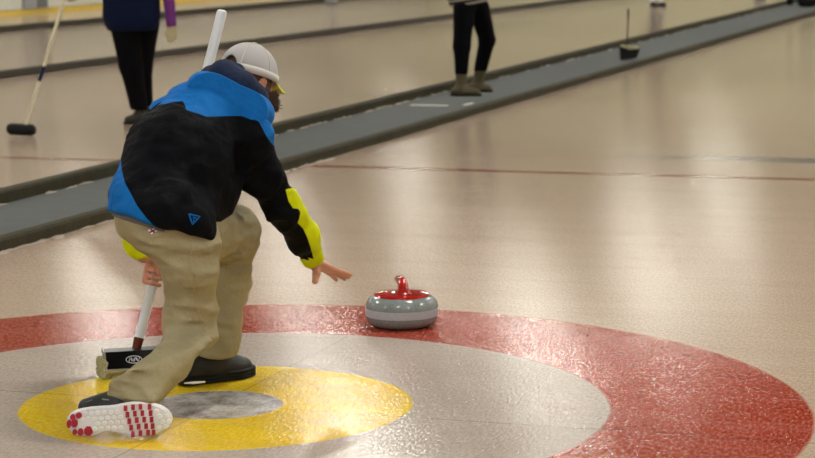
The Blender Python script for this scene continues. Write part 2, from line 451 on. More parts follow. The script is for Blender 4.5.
# ------------------------------------------------------------------ curling stone
def make_stone(loc, rz=0, k=1.0, lod=False, **tg):
    root = empty('curling_stone', loc, rz, **tg)
    R = .1365*k; Hh = .118*k; prof = []
    n = 40
    for i in range(n+1):
        a = -math.pi/2+math.pi*i/n
        ca, sa = math.cos(a), math.sin(a)
        r = .068*k+(R-.068*k)*abs(ca)**.62; z = Hh/2+Hh/2*math.copysign(abs(sa)**.85, sa)
        prof.append((r, z))
    lo = [p for p in prof if p[1] < 0.0415*k]; mid = [p for p in prof if 0.0415*k <= p[1] <= .0745*k]; up = [p for p in prof if p[1] > .0745*k]
    mb = MB(); mb.lathe((0, 0, 0), [(0.0001, .004*k)]+lo+[mid[0]], m=0); mb.lathe((0, 0, 0), mid, m=1); mb.lathe((0, 0, 0), [mid[-1]]+up+[(.0001, Hh)], m=0)
    # drop the flat caps lathe() made inside
    o = mb.build('granite_body', [M['granite_dark'], M['granite_band']], None); o.parent = root
    mb = MB(); mb.lathe((0, 0, Hh-.006*k), [(.0001, 0), (.100*k, 0), (.106*k, .004*k), (.103*k, .010*k), (.085*k, .014*k), (.05*k, .019*k), (.0001, .021*k)])
    o = mb.build('handle_plate', M['red_plastic'], None); o.parent = root
    mb = MB(); z = Hh+.008*k
    mb.tube([(0, -.045*k, z-.004), (0, -.043*k, z+.02*k), (0, -.030*k, z+.036*k), (0, 0, z+.040*k), (0, .04*k, z+.040*k), (0, .075*k, z+.036*k), (0, .088*k, z+.03*k)],
            [.030*k, .021*k, .0195*k, .0185*k, .018*k, .017*k, .011*k], n=20)
    mb.tube([(0, -.045*k, z-.004), (0, -.040*k, z+.012*k)], [.034*k, .022*k], n=20)
    o = mb.build('grip', M['red_plastic'], None, sharp=70); o.parent = root
    if not lod:
        for s in (-1, 1):
            mb = MB()
            mb.tube([(s*.045*k, .02*k, z-.002), (s*.06*k, 0, z+.0*k), (s*.045*k, -.02*k, z-.002)], .006*k, n=10)
            o = mb.build('plate_rib', M['red_plastic'], None, sharp=70); o.parent = root
    return root
sx_ = ground(402, 331); sx_ = ground(402, 325.5)
make_stone(sx_, .15, 1.0, label='grey granite curling stone with a red handle on the red ring', cat='curling stone')
make_stone(ground(331.5, 3.2), .4, 1, True, label='distant grey curling stone on the far sheet, behind the brush handle and cap', cat='curling stone')
make_stone(ground(760, .3), .4, 1, True, label='distant grey curling stone at the top right, beyond the bumper', cat='curling stone')
# ------------------------------------------------------------------ brooms
def broom(name, label, base, top, r, handle_mat, extra):
    root = empty(name, (base.x, base.y, 0), 0, label=label, cat='broom')
    return root
# broom of the crouching curler
b_low = at(135.5, 352, 7.12); b_top = at(222.5, 10, 7.34)
br = empty('curling_broom', (b_low.x, b_low.y, 0), 0, label='white-handled curling broom with a black head held by the crouching player', cat='broom')
dv = (b_top-b_low).normalized()
f0 = b_low+dv*.045
mb = MB(); L = (b_top-f0).length
mb.tube([f0, f0+dv*L*.5, f0+dv*(L-.012), f0+dv*(L-.004), b_top], [.0165, .0165, .0175, .016, .010], n=24)
mb.build('handle', M['white_plastic'], br)
mb = MB(); mb.tube([b_low-dv*.01, b_low+dv*.05], [.0135, .0175], n=20); mb.build('ferrule', M['ferrule'], br)
# head: top plate sloping toward the viewer
hx = Vector((.97, .25, 0)).normalized(); hd = Vector((.10, -1, -.0)).normalized()
hl = at(101, 352, 7.16); hl.z = .075
hc = Vector((b_low.x+.004, b_low.y-.02, .052))
Mh = Matrix((hx, hx.cross(Vector((0, 0, 1))) * -1, Vector((0, 0, 1)))).transposed()
def headbox(c, sz, bev, rx=0):
    return c, sz, bev
mb = MB()
# wedge body: cross-section polygon in (depth,z), extruded along hx
sec = [(-.060, .024), (-.062, .032), (-.010, .082), (.034, .086), (.046, .074), (.046, .024)]
def extrude(mb, c, sec, x0, x1, m=0, taper=.008):
    n = len(sec); vs = []
    yy = hx.cross(Vector((0, 0, 1)))*-1
    cy_ = sum(s[0] for s in sec)/n; cz_ = sum(s[1] for s in sec)/n
    for x, k in ((x0, .86), (x0+taper, 1), (x1-taper, 1), (x1, .86)):
        for (d, z) in sec: vs.append(Vector((c.x, c.y, 0))+hx*x+yy*(cy_+(d-cy_)*k)+Vector((0, 0, cz_+(z-cz_)*k)))
    fs = [list(range(n))[::-1], [3*n+i for i in range(n)]]
    for j in range(3):
        for i in range(n): fs.append([j*n+i, j*n+(i+1) % n, (j+1)*n+(i+1) % n, (j+1)*n+i])
    mb.add(vs, fs, m)
extrude(mb, hc, sec, -.108, .108); mb.build('head_block', M['black_plastic'], br, sharp=25)
mb = MB(); extrude(mb, hc, [(-.064, .020), (-.067, .028), (-.061, .034), (-.056, .020)], -.106, .106, taper=.004)
extrude(mb, hc, [(-.064, .020), (-.066, .032), (-.012, .085), (.034, .089), (.034, .080), (-.010, .074), (-.053, .020)], -.112, -.103, taper=.002)
mb.build('silver_trim', M['chrome'], br, sharp=25)
# bristle block bulging out of the left end and underneath
rr = random.Random(5); mb = MB(); yy = hx.cross(Vector((0, 0, 1)))*-1
for k in range(520):
    u = rr.uniform(-1, 1); v = rr.uniform(-1, 1)
    p0 = Vector((hc.x, hc.y, .03))+hx*(u*.098)+yy*(-.008+v*.042)
    fl_ = .022 if u > -.8 else .03
    e = Vector((hc.x, hc.y, .001))+hx*(u*.105+(u if u > 0 else u*1.0)*fl_*.6)+yy*(-.008+v*.052)
    mb.tube([p0, (p0+e)/2+Vector((0, 0, .004)), e], [.003, .0032, .0022], n=4)
for k in range(260):
    a = rr.uniform(-1, 1); p0 = Vector((hc.x, hc.y, .052))+hx*-.10+yy*(-.008+a*.042)
    e = Vector((hc.x, hc.y, 0))+hx*(-.10-rr.uniform(.015, .036)*(1-.4*a*a))+yy*(-.008+a*.05)+Vector((0, 0, rr.uniform(.004, .066)))
    mb.tube([p0, e], [.003, .003], n=4)
o = mb.build('bristle_pad', M['bristle'], br); 
# oval emblem on the sloping face
mb = MB(); yy = hx.cross(Vector((0, 0, 1)))*-1
sl = (Vector((0, 0, .082))+yy*-.010)-(Vector((0, 0, .032))+yy*-.062); sl.normalize(); nn = hx.cross(sl).normalized()
if nn.y > 0: nn = -nn
lc = Vector((hc.x, hc.y, .057))+yy*-.036+hx*-.012+nn*.0015
def onp(x, y): return lc+hx*x+sl*y
mb.tube([onp(.026*math.cos(t*math.pi/16), .0145*math.sin(t*math.pi/16)) for t in range(33)], .0012, n=6)
for i, (xx, sg) in enumerate(((-.012, 1), (-.003, -1), (.006, 1), (.014, -1))):
    mb.tube([onp(xx-.005, -.007*sg), onp(xx, .008*sg), onp(xx+.005, -.006*sg)], .0014, n=6)
mb.build('oval_emblem', M['white_plastic'], br)
# background broom, left
def at_ground(px, py): return ground(px, py)
g = ground(21, 136); Db = g.y
bb = empty('curling_broom', (g.x, g.y, 0), 0, label='cream-handled push broom with a black head held out by the person in navy', cat='broom')
lo = at(25.5, 126, Db); hi = at(72, -26, Db-.1)
mb = MB(); mb.tube([lo, hi], .0135, n=14); mb.build('handle', M['cream_plastic'], bb)
mb = MB(); mb.tube([lo.lerp(hi, .30), lo.lerp(hi, .40)], .0145, n=14); mb.build('grip_label', M['navy'], bb)
hL = at(8, 131, Db); hR = at(35, 132, Db)
v, f = iso(lambda p: smax(dcap(p, hL+Vector((.03, 0, .0)), hR-Vector((.03, 0, .0)), .042, .042), dplane(p, (0, 0, .088), (0, 0, 1)), .01), *bounds([hL, hR], .06), .006)
v[:, 2] -= v[:, 2].min()-.002
mesh_obj('brush_head', v.tolist(), f.tolist(), M['black_rubber'], bb)
# small floor brush standing on the carpet
g = ground(628, 60, .012); Ds = g.y
rb = empty('floor_brush', (g.x, g.y, .012), 0, label='small black brush with a thin upright handle standing on the carpet', cat='brush')
mb = MB()
def P(px, py, dd=0): return at(px, py, Ds+dd)
c0 = [P(619.5, 46.5), P(620.5, 60.5), P(636, 57.5), P(639.5, 48.5), P(629, 49.5)]
for q in c0: q.z = max(q.z, .014)
vs = [q+Vector((0, -.06, 0)) for q in c0]+[q+Vector((0, .06, 0)) for q in c0]
mb.add(vs, [[0, 1, 2, 3, 4], [9, 8, 7, 6, 5]]+[[i, (i+5), (i+1) % 5+5, (i+1) % 5] for i in range(5)])
mb.build('head_block', M['black_rubber'], rb, smooth=False)
mb = MB(); rr = random.Random(2)
for k in range(150):
    t = rr.random(); a = P(621, 46.5).lerp(P(638, 48.5), t)+Vector((0, rr.uniform(-.05, .05), -.03)); mb.tube([a, a+Vector((rr.uniform(-.01, .01), 0, rr.uniform(.035, .055)))], .005, n=4)
mb.build('bristle_pad', M['bristle'], rb)
mb = MB(); mb.tube([P(626.5, 51), P(628, 24), P(628.3, 9)], [.008, .008, .012], n=10); mb.build('handle', M['black_rubber'], rb)
# far dark items at the end of the carpet, unidentified, modelled as soft bags
def item(px, py, w, hgt, label, name, cat):
    g = ground(px, py, .012); root = empty(name, (g.x, g.y, .012), -YAW, label=label, cat=cat)
    nz = make_noise(14, seed=int(px))
    fn = lambda p: smax(dell(p, (g.x, g.y, hgt*.45), (w/2, w*.33, hgt*.6)), -dplane(p, (0, 0, .014), (0, 0, 1)), .01)+.008*nz(p)
    iso_obj('body', fn, (g.x-w, g.y-w, -.02), (g.x+w, g.y+w, hgt*1.4), .012, M['black_cloth'], root)
    mb = MB(); mb.tube([(g.x-w*.3, g.y, hgt*.85), (g.x-w*.2, g.y, hgt*1.25), (g.x+w*.2, g.y, hgt*1.25), (g.x+w*.3, g.y, hgt*.85)], .012, n=8); mb.build('strap', M['black_rubber'], root)
item(790, 5.2, .14, .26, 'narrow black unidentified item at the far top end of the carpet', 'dark_item', 'item')
item(807, 7.0, .36, .3, 'wide black unidentified item at the far top right corner on the carpet', 'dark_item', 'item')
# ------------------------------------------------------------------ hands
def hand_fn(wrist, palm_dir, palm_n, side, k, fingers, thumb, palm_len=.085, palm_w=.042, palm_t=.014):
    """palm_dir: wrist to knuckles, palm_n: out of the palm, side: toward the thumb; fingers: list of (spread, [curl angles], length)"""
    pd = Vector(palm_dir).normalized(); s = Vector(side); s = (s-pd*s.dot(pd)).normalized(); n = pd.cross(s)
    if n.dot(Vector(palm_n)) < 0: n = -n
    w = Vector(wrist); pc = w+pd*palm_len*.52*k
    Mx = np.array([list(pd), list(s), list(n)]).T
    segs = []
    for i, (spread, curls, L) in enumerate(fingers):
        off = (.033-.022*i)*k
        p = w+pd*(palm_len*.92*k)+s*off; r = (.0095 if i < 3 else .0082)*k
        base = w+pd*palm_len*.5*k+s*off*.8
        segs.append((base, p, r*1.05, r*1.05))
        d0 = (pd*math.cos(spread)+s*math.sin(spread)).normalized(); ang = 0
        for j, c in enumerate(curls):
            ang += c; d = d0*math.cos(ang)+n*math.sin(ang); l = L*k*(.45, .30, .25)[j]
            q = p+d*l; segs.append((p, q, r*(1-.07*j), r*(.93-.08*j))); p = q
    tp = [Vector(x) for x in thumb]
    def fn(p):
        d = dell(p, pc, (palm_len*.56*k, palm_w*k, palm_t*k), Mx)
        d = smin(d, dcap(p, w-pd*.012, w+pd*.02*k, .024*k, .022*k), .02)
        f = None
        for a, b, ra, rb_ in segs:
            e = dcap(p, a, b, ra, rb_); f = e if f is None else np.minimum(f, e)
        t = None
        for j in range(len(tp)-1):
            e = dcap(p, tp[j], tp[j+1], (.014-.0018*j)*k, (.0125-.002*j)*k); t = e if t is None else smin(t, e, .006)
        return smin(smin(d, f, .006), t, .012)
    return fn
def make_crease(freq, stretch, seed):
    a = make_noise(freq, 6, seed); b = make_noise(freq*2.1, 6, seed+1); st = np.array(stretch)
    def f(p):
        q = p*st; return .5-2.6*np.abs(a(q))-.9*np.abs(b(q))
    return f
def near(p, spots):
    w = np.zeros(len(p))
    for c, r in spots: w = np.maximum(w, np.exp(-((p-A(c))**2).sum(1)/(r*r)))
    return w
# ------------------------------------------------------------------ crouching curler
J = dict(
    hipR=at(170, 232, 6.55), kneeR=at(190, 330, 6.585), ankR=at(141, 388, 6.255),
    hipL=at(186, 228, 6.72), kneeL=at(235, 233, 7.02), ankL=at(215, 347, 6.96),
    pel=at(160, 218, 6.62), mid=at(180, 170, 6.74), chest=at(205, 132, 6.86), neck=at(236, 92, 7.02),
    shR=at(247, 140, 6.84), elR=at(278, 205, 6.92), wrR=at(313, 262, 7.16),
    shL=at(170, 118, 7.02), elL=at(128, 195, 7.16), wrL=at(144, 256, 7.13))
head_c = at(248, 80, 7.16)
yawh, pit = math.radians(40), math.radians(19)
Fh = Vector((math.sin(yawh)*math.cos(pit), math.cos(yawh)*math.cos(pit), -math.sin(pit)))
Rh = Vector((math.cos(yawh), -math.sin(yawh), 0)); Uh = Rh.cross(Fh).normalized()
def HD(x, y, z): return head_c+Rh*x+Fh*y+Uh*z          # right, forward, up
HM = np.array([list(Rh), list(Fh), list(Uh)]).T
root = empty('person', (at(190, 400, 6.65).x, 6.65, 0), 0, label='crouching person in black and blue jacket, khaki trousers and white cap, releasing the stone', cat='person')
def body_fn(p):
    d = chain(p, [(J['pel'], .11), (J['mid'], .11), (J['chest'], .125), (J['neck'], .06), (HD(0, -.01, -.06), .055)], .05)
    d = smin(d, dell(p, head_c, (.074, .093, .105), HM), .03)
    d = smin(d, dell(p, HD(0, .035, -.075), (.05, .055, .055), HM), .03)
    d = smin(d, dcap(p, HD(0, .088, -.01), HD(0, .108, -.04), .009, .013), .012)      # nose
    d = smin(d, dcap(p, HD(-.02, .088, -.075), HD(.02, .088, -.075), .007, .007), .008)   # lips
    d = smin(d, dcap(p, HD(-.035, .078, .018), HD(.035, .078, .018), .010, .010), .015)   # brow
    for s in (-1, 1):
        d = smax(d, -dell(p, HD(s*.031, .093, -.002), (.014, .012, .009), HM), .008)
        d = smin(d, dell(p, HD(s*.030, .078, -.003), (.012, .012, .011), HM), .003)       # eyeballs
        ear = smax(dell(p, HD(s*.078, -.008, -.018), (.010, .019, .031), HM), -dell(p, HD(s*.090, -.004, -.018), (.009, .011, .020), HM), .004)
        d = smin(d, ear, .006)
    for c in (('shR', 'elR', 'wrR'), ('shL', 'elL', 'wrL')):
        d = smin(d, chain(p, [(J[c[0]], .052), (J[c[1]], .04), (J[c[2]], .025)], .03), .04)
    for c in (('hipR', 'kneeR', 'ankR'), ('hipL', 'kneeL', 'ankL')):
        d = smin(d, chain(p, [(J[c[0]], .065), (J[c[1]], .036), (J[c[2]], .026)], .03), .05)
    return d
allp = list(J.values())+[head_c]
lo_, hi_ = bounds(allp, .16)
# right hand: open, reaching past the released stone
wr = at(315, 263, 7.18)
pd_ = (at(348, 278, 7.29)-wr)
hR_fn = hand_fn(wr, pd_, Vector((0, -.35, -.9)), Vector((0, .9, -.33)), 1.0,
                [(.04, [.10, .10, .10], .074), (.0, [.0, .06, .08], .086), (-.04, [-.07, .08, .10], .078), (-.11, [-.14, .10, .1], .060)],
                [at(316.5, 266, 7.18), at(316.5, 274, 7.14), at(315, 281, 7.12)])
exR = iso(hR_fn, *bounds([wr, at(350, 280, 7.4), at(314, 284, 7.1)], .06), .0026)
# left hand: fist round the broom handle
def on_h(py):    # a point of the handle's axis at picture height py
    t = (352-py)/(352-10); return b_low.lerp(b_top, t)
hc_ = on_h(275)
wl = J['wrL']
def hL_fn(p):
    ax = dv; d = chain(p, [(J['wrL']+Vector((0, 0, .03)), .027), (on_h(258)+Vector((0, -.008, .0)), .025), (on_h(266)+Vector((-.004, -.004, 0)), .022)], .02)
    q = Vector((1, -.1, 0)).normalized(); q = (q-ax*q.dot(ax)).normalized(); n = ax.cross(q)     # n: away from or to the viewer
    if n.y > 0: n = -n
    f = None
    for i in range(4):
        c = on_h(265+i*6.3)
        r = (.0090, .0092, .0088, .0078)[i]; R0 = .0165+r*.7
        pts = [c+(q*math.cos(a)+n*math.sin(a))*R0*(1.12 if a < .6 else 1) for a in (2.9, 2.3, 1.6, .9, .3, -.4)]
        e = chain(p, [(x, r*(1-.03*j)) for j, x in enumerate(pts)], .004)
        f = e if f is None else np.minimum(f, e)
    th = chain(p, [(on_h(262)+n*.018-q*.008, .014), (on_h(266)+n*.034+q*.008, .0125), (on_h(272)+n*.036+q*.020, .011)], .006)
    back = chain(p, [(on_h(266)-q*.028+n*.004, .014), (on_h(283)-q*.026+n*.004, .012)], .01)
    d = smin(smin(d, back, .012), f, .003)
    return smin(d, th, .006)
exL = iso(hL_fn, *bounds([wl, on_h(260), on_h(290)], .07), .0026)
eyes = None
body = iso_obj('body', body_fn, lo_, hi_, .008, [M['skin']], root, extra=[exR, exL])
# jacket
nzJ = make_noise(26, 9, 1); nzJ2 = make_noise(58, 9, 2)
hemc = at(157, 227, 6.58)
hp = [at(110, 211.5, 6.60), at(205, 241.5, 6.50), at(157, 226, 6.95)]
hn = (hp[1]-hp[0]).cross(hp[2]-hp[0]).normalized()
if hn.z > 0: hn = -hn
def jac_torso(p):
    d = chain(p, [(at(158, 196, 6.62), .145), (at(178, 160, 6.74), .165), (at(203, 125, 6.88), .138), (at(225, 105, 7.0), .10)], .05)
    d = smin(d, dcap(p, at(205, 130, 6.86), at(244, 137, 6.85), .12, .078), .05)
    d = smin(d, dcap(p, at(200, 125, 6.94), at(168, 118, 7.02), .11, .062), .05)
    d = smin(d, dcap(p, at(200, 165, 6.76), at(210, 193, 6.76), .10, .095), .06)
    d = smin(d, dcap(p, at(190, 205, 6.66), at(196, 222, 6.66), .09, .07), .05)
    d = smin(d, dell(p, at(151, 205, 6.62), (.120, .15, .10)), .05)
    d = smin(d, dell(p, at(165, 214, 6.57), (.145, .165, .10)), .05)
    d = smin(d, dcap(p, at(172, 219, 6.53), at(184, 226, 6.525), .124, .100), .03)
    return d
def sleeveR(p):
    return chain(p, [(J['shR'], .082), (at(261, 175, 6.87), .066), (at(280, 207, 6.92), .058), (at(303, 237, 7.05), .053), (at(312, 256, 7.14), .043)], .03)
_sR = sleeveR
def sleeveR(p): return smin(_sR(p), dcap(p, at(296, 203, 6.95), at(301, 212, 6.97), .024, .022), .02)
def sleeveL(p):
    return chain(p, [(J['shL'], .072), (J['elL'], .055), (at(137, 245, 7.14), .040), (J['wrL'], .034)], .03)
wcut = at(313.5, 264, 7.17); wdir = (J['wrR']-at(300, 237, 7.05)).normalized()
wcutL = at(143, 261, 7.13); wdirL = (J['wrL']-at(136, 235, 7.15)).normalized()
crJ = make_crease(24, (1.5, 1.0, 1.4), 31)
arm_spots = [(at(280, 206, 6.88), .09), (at(250, 172, 6.75), .09), (at(306, 248, 7.08), .06)]
def jacket_fn(p):
    d = smax(jac_torso(p), dplane(p, hp[0], hn), .012)
    d = smin(d, smax(sleeveR(p), dplane(p, wcut, wdir), .008), .045)
    d = smin(d, smax(sleeveL(p), dplane(p, wcutL, wdirL), .008), .03)
    # folds: stretched noise, strongest round arm and waist
    q = p*np.array([1, 1, 1.7])
    return d+.0065*nzJ(q)+.003*nzJ2(q)-.014*crJ(p)*near(p, arm_spots)-.006*crJ(p*1.2)
def poly_sd(x, y, poly):
    """signed distance to a polygon in a plane"""
    P_ = np.stack([x, y], 1); d = np.full(len(x), 1e9); s = np.ones(len(x)); N = len(poly)
    for i in range(N):
        a = np.array(poly[i]); b = np.array(poly[i-1]); e = b-a; w = P_-a
        t = np.clip((w @ e)/(e @ e), 0, 1); r = w-t[:, None]*e; d = np.minimum(d, (r*r).sum(1))
        c1 = P_[:, 1] >= a[1]; c2 = P_[:, 1] < b[1]; c3 = e[0]*w[:, 1] > e[1]*w[:, 0]
        fl2 = (c1 & c2 & c3) | (~c1 & ~c2 & ~c3); s = np.where(fl2, -s, s)
    return s*np.sqrt(d)
def plan(pts, D):
    """cloth pattern outline: x,z of each seam point on the back of the jacket"""
    return [(at(x, y, D).x, at(x, y, D).z) for x, y in pts]
hipPan = plan([(95, 150), (115, 166), (124, 182), (140, 203), (153, 217), (167, 232), (160, 250), (95, 250)], 6.5)
yokeL = plan([(147, 112), (155, 105.5), (165, 101), (178, 98), (188, 97), (193, 104), (213, 111), (245, 113), (256, 117), (270, 60), (150, 60), (136, 102)], 6.9)
yokeR = plan([(247, 116), (259, 121), (266, 134), (272, 145), (276, 150), (290, 150), (285, 100), (240, 90)], 6.8)
neonP = plan([(288, 184), (291, 196), (295, 203), (300, 204), (302, 208), (301, 214), (299, 219), (304, 226), (308, 236), (311, 247), (312, 256), (313, 262), (307, 259), (309, 264), (303, 262), (300, 264), (295, 257), (291, 261), (284, 266), (296, 290), (330, 290), (345, 180)], 7.02)
neonP_ = plan([(288, 186), (293, 203), (296, 204), (298, 196), (300, 201), (304, 208), (302, 216), (298, 222), (304, 231), (309, 243), (313, 254), (311, 261), (305, 258), (308, 262), (300, 260), (294, 256), (290, 262), (340, 290), (345, 180)], 7.02)
def f_blue(v):
    a = poly_sd(v[:, 0], v[:, 2], hipPan); b = poly_sd(v[:, 0], v[:, 2], yokeL); c = poly_sd(v[:, 0], v[:, 2], yokeR)
    return np.minimum(np.minimum(a, b), c)
def f_neon(v):
    a = poly_sd(v[:, 0], v[:, 2], neonP)
    b = -dplane(v, at(132, 232, 7.1), wdirL); b = np.maximum(b, sleeveL(v)-.012)
    return np.minimum(a, b)
lo_, hi_ = bounds([J[k] for k in ('pel', 'mid', 'chest', 'neck', 'shR', 'elR', 'wrR', 'shL', 'elL', 'wrL')], .22)
jk = iso_obj('jacket', jacket_fn, lo_, hi_, .006, [M['jacket']], root, attrs={'blue': f_blue, 'neon': f_neon})
# emblem near the hem
def on_surface(fn, px, py, D0, D1):
    """first point of a cloth surface met from the back side"""
    n = 400; Ds_ = np.linspace(D0, D1, n); P_ = np.array([list(at(px, py, d)) for d in Ds_]); v = fn(P_)
    i = int(np.argmax(v < 0)); return at(px, py, Ds_[i]-.0035)
mb = MB()
tri = [(189, 214), (200, 216.5), (192.5, 224.5)]
pts = []
for i in range(3):
    a = tri[i]; b = tri[(i+1) % 3]
    for k in range(4): pts.append(on_surface(jacket_fn, a[0]+(b[0]-a[0])*k/4, a[1]+(b[1]-a[1])*k/4, 6.2, 6.9))
mb.tube(pts+[pts[0]], .0022, n=6)
mb.tube([on_surface(jacket_fn, x, y, 6.2, 6.9) for x, y in ((193.5, 222.5), (194, 219.5), (193, 216.8), (196.5, 218.6))], .0020, n=6)
o = mb.build('triangle_emblem', M['blue_cloth'], jk)
# undershirt showing between jacket and trousers
# trousers
crT = make_crease(26, (.75, .75, 2.0), 21); crJ = make_crease(24, (1.5, 1.0, 1.4), 31)
knee_spots = [(at(192, 334, 6.50), .10), (at(135, 385, 6.18), .07), (at(160, 245, 6.42), .09), (at(236, 250, 6.92), .10), (at(218, 340, 6.9), .07), (at(205, 258, 6.5), .06)]
nzT = make_noise(30, 9, 5); nzT2 = make_noise(70, 9, 6)
hcR = at(131, 389, 6.24); hdR = (hcR-J['kneeR']).normalized()
def pants_fn(p):
    b = dell(p, at(152, 220, 6.60), (.118, .140, .085))
    b = smin(b, dcap(p, at(173, 228, 6.55), at(192, 238, 6.56), .098, .085), .05)
    r = chain(p, [(at(171, 230, 6.54), .098), (at(190, 262, 6.54), .082), (at(191, 315, 6.60), .080), (at(190, 333, 6.57), .076)], .04)
    r = smin(r, chain(p, [(at(192, 332, 6.57), .076), (at(172, 361.5, 6.40), .058), (at(124, 403, 6.17), .078)], .03), .03)
    l = chain(p, [(at(190, 232, 6.70), .11), (at(232, 232, 7.0), .086), (at(228, 280, 7.0), .072), (at(220, 330, 6.96), .064), (at(217.5, 352, 6.96), .066)], .04)
    # fold ridges behind the knee and at the crotch
    def ridge(a, b, ra, rb_): return dcap(p, a, b, ra, rb_)
    for a, b2, rr_ in (((172, 340, 6.47), (212, 326, 6.50), .010), ((176, 347, 6.45), (212, 340, 6.50), .009)):
        r = smin(r, ridge(at(*a), at(*b2), rr_, rr_*.6), .03)
    for a, b2, rr_ in (((228, 258, 6.92), (254, 240, 6.94), .012), ((226, 250, 6.90), (240, 255, 6.9), .010)):
        l = smin(l, ridge(at(*a), at(*b2), rr_, rr_*.6), .025)
    b = smax(b, dplane(p, A(hp[0])-.06*A(hn), -hn), .01)
    r = smax(r, dplane(p, hcR+hdR*.05, hdR+Vector((0, 0, -.3))), .01)
    l = smax(l, -dplane(p, at(217, 356.5, 6.95), (.05, 0, 1)), .01)
    d = smin(smin(b, r, .05), l, .035)
    q = p*np.array([1, 1, 2.0])
    d = d+.0045*nzT(q)+.0022*nzT2(q)-.020*crT(p)*near(p, knee_spots)-.004*crT(p*1.3)
    return d
lo_, hi_ = bounds([J[k] for k in ('pel', 'hipR', 'kneeR', 'ankR', 'hipL', 'kneeL', 'ankL')], .19); lo_[2] = -.02
tr = iso_obj('trousers', pants_fn, lo_, hi_, .006, [M['khaki']], root)
def under_fn(p):
    d = pants_fn(p)-.007
    d = smax(d, dplane(p, at(110, 215.5, 6.60), hn), .006)
    d = smax(d, -dplane(p, at(110, 200, 6.6), hn), .006)
    return smax(d, dplane(p, at(168, 226, 6.5), (1, 0, 0)), .01)
iso_obj('undershirt', under_fn, *bounds([J['pel']], .24), .006, [M['grey_knit']], root)
# side seam stitches
def stitches(pts, name, mat, D0, D1, r=.0016):
    mb = MB(); P_ = [on_surface(pants_fn, x, y, D0, D1) for x, y in pts]
    for i in range(len(P_)-1):
        a, b = P_[i], P_[i+1]; mb.tube([a, a.lerp(b, .55)], r, n=5)
    return mb.build(name, mat, tr)
def dense(pts, step):
    out = []
    for a, b in zip(pts[:-1], pts[1:]):
        n = max(1, int(math.dist(a, b)/step))
        out += [(a[0]+(b[0]-a[0])*k/n, a[1]+(b[1]-a[1])*k/n) for k in range(n)]
    return out+[pts[-1]]
stitches(dense([(192, 244), (191, 262), (194, 290), (200, 318), (204, 332)], 2.6), 'side_seam', M['khaki_thread'], 6.2, 6.8)
stitches(dense([(228, 262), (229, 275), (226, 292)], 2.8), 'side_seam', M['khaki_thread'], 6.6, 7.1)
# small white and red label
mb = MB()
q = [on_surface(pants_fn, x, y, 6.2, 6.8) for x, y in ((147.5, 230), (154, 228.2), (157.5, 231), (151.5, 234.2))]
cq = sum(q, Vector())/4; q = [cq+(x-cq) for x in q]; off = Vector((0, -.002, 0))
mb.add([x for x in q]+[x+off for x in q], [[4, 5, 6, 7], [3, 2, 1, 0]]+[[i, (i+1) % 4, (i+1) % 4+4, i+4] for i in range(4)])
lb = mb.build('cloth_label', M['sole_white'], tr, smooth=False)
mb = MB(); o2 = off*1.8
mb.tube([q[0].lerp(q[3], .55)+o2, q[1].lerp(q[2], .45)+o2], .0028, n=6, m=0)
mb.tube([q[0].lerp(q[1], .55)+o2, q[3].lerp(q[2], .5)+o2], .0022, n=6, m=1)
mb.build('label_mark', [M['sole_red'], M['navy']], tr)
# hood lying round the neck, with navy lining
def hood_fn(p):
    d = chain(p, [(at(203, 88, 6.84), .052), (at(213, 96, 6.80), .062), (at(232, 104, 6.78), .058), (at(249, 109, 6.80), .048), (at(259, 114, 6.90), .040), (at(262, 112, 7.08), .036)], .04)
    d = smin(d, chain(p, [(at(205, 88, 6.98), .040), (at(228, 96, 6.90), .040), (at(252, 104, 6.90), .036)], .03), .04)
    return d+.004*nzJ(p)
hood = iso_obj('hood', hood_fn, *bounds([at(198, 90, 7), at(265, 112, 6.9), at(250, 125, 7.1)], .1), .005, [M['blue_cloth']], root)
def lining_fn(p):
    d = chain(p, [(at(211, 78, 7.06), .040), (at(224, 76, 6.97), .046), (at(240, 86, 6.94), .046), (at(254, 97, 6.97), .040), (at(262, 104, 7.05), .028)], .03)
    d = smin(d, chain(p, [(at(216, 76, 7.10), .036), (at(236, 72, 7.05), .030)], .03), .03)
    return d+.003*nzJ2(p)
iso_obj('hood_lining', lining_fn, *bounds([at(208, 72, 7.1), at(268, 108, 6.95)], .1), .005, [M['navy']], root)
# hair and beard
def hair_fn(p):
    nh = make_noise(90, 9, 8)
    d = dell(p, HD(0, -.006, -.004), (.081, .099, .108), HM)
    d = smax(d, -dplane(p, HD(0, .05, 0), -Fh+Uh*.1), .01)
    d = np.minimum(d, chain(p, [(at(265, 93, 7.11), .018), (at(268, 100, 7.12), .020), (at(270, 105, 7.12), .015)], .02))
    return d+.004*nh(p)
cap_hair = iso_obj('hair', hair_fn, *bounds([head_c, at(270, 112, 7.15)], .13), .004, [M['hair']], root)
mb = MB(); rr = random.Random(11)
for k in range(700):
    a = at(264+rr.uniform(0, 8), 92+rr.uniform(0, 15), 7.09+rr.uniform(-.02, .05))
    d = Vector((rr.uniform(.2, 1), rr.uniform(-.3, .5), rr.uniform(-1, .1))).normalized()
    L = rr.uniform(.012, .034); mb.tube([a, a+d*L*.6, a+d*L+Vector((.004, 0, .002))], [.0024, .002, .0008], n=4)
mb.build('beard', M['hair'], root)
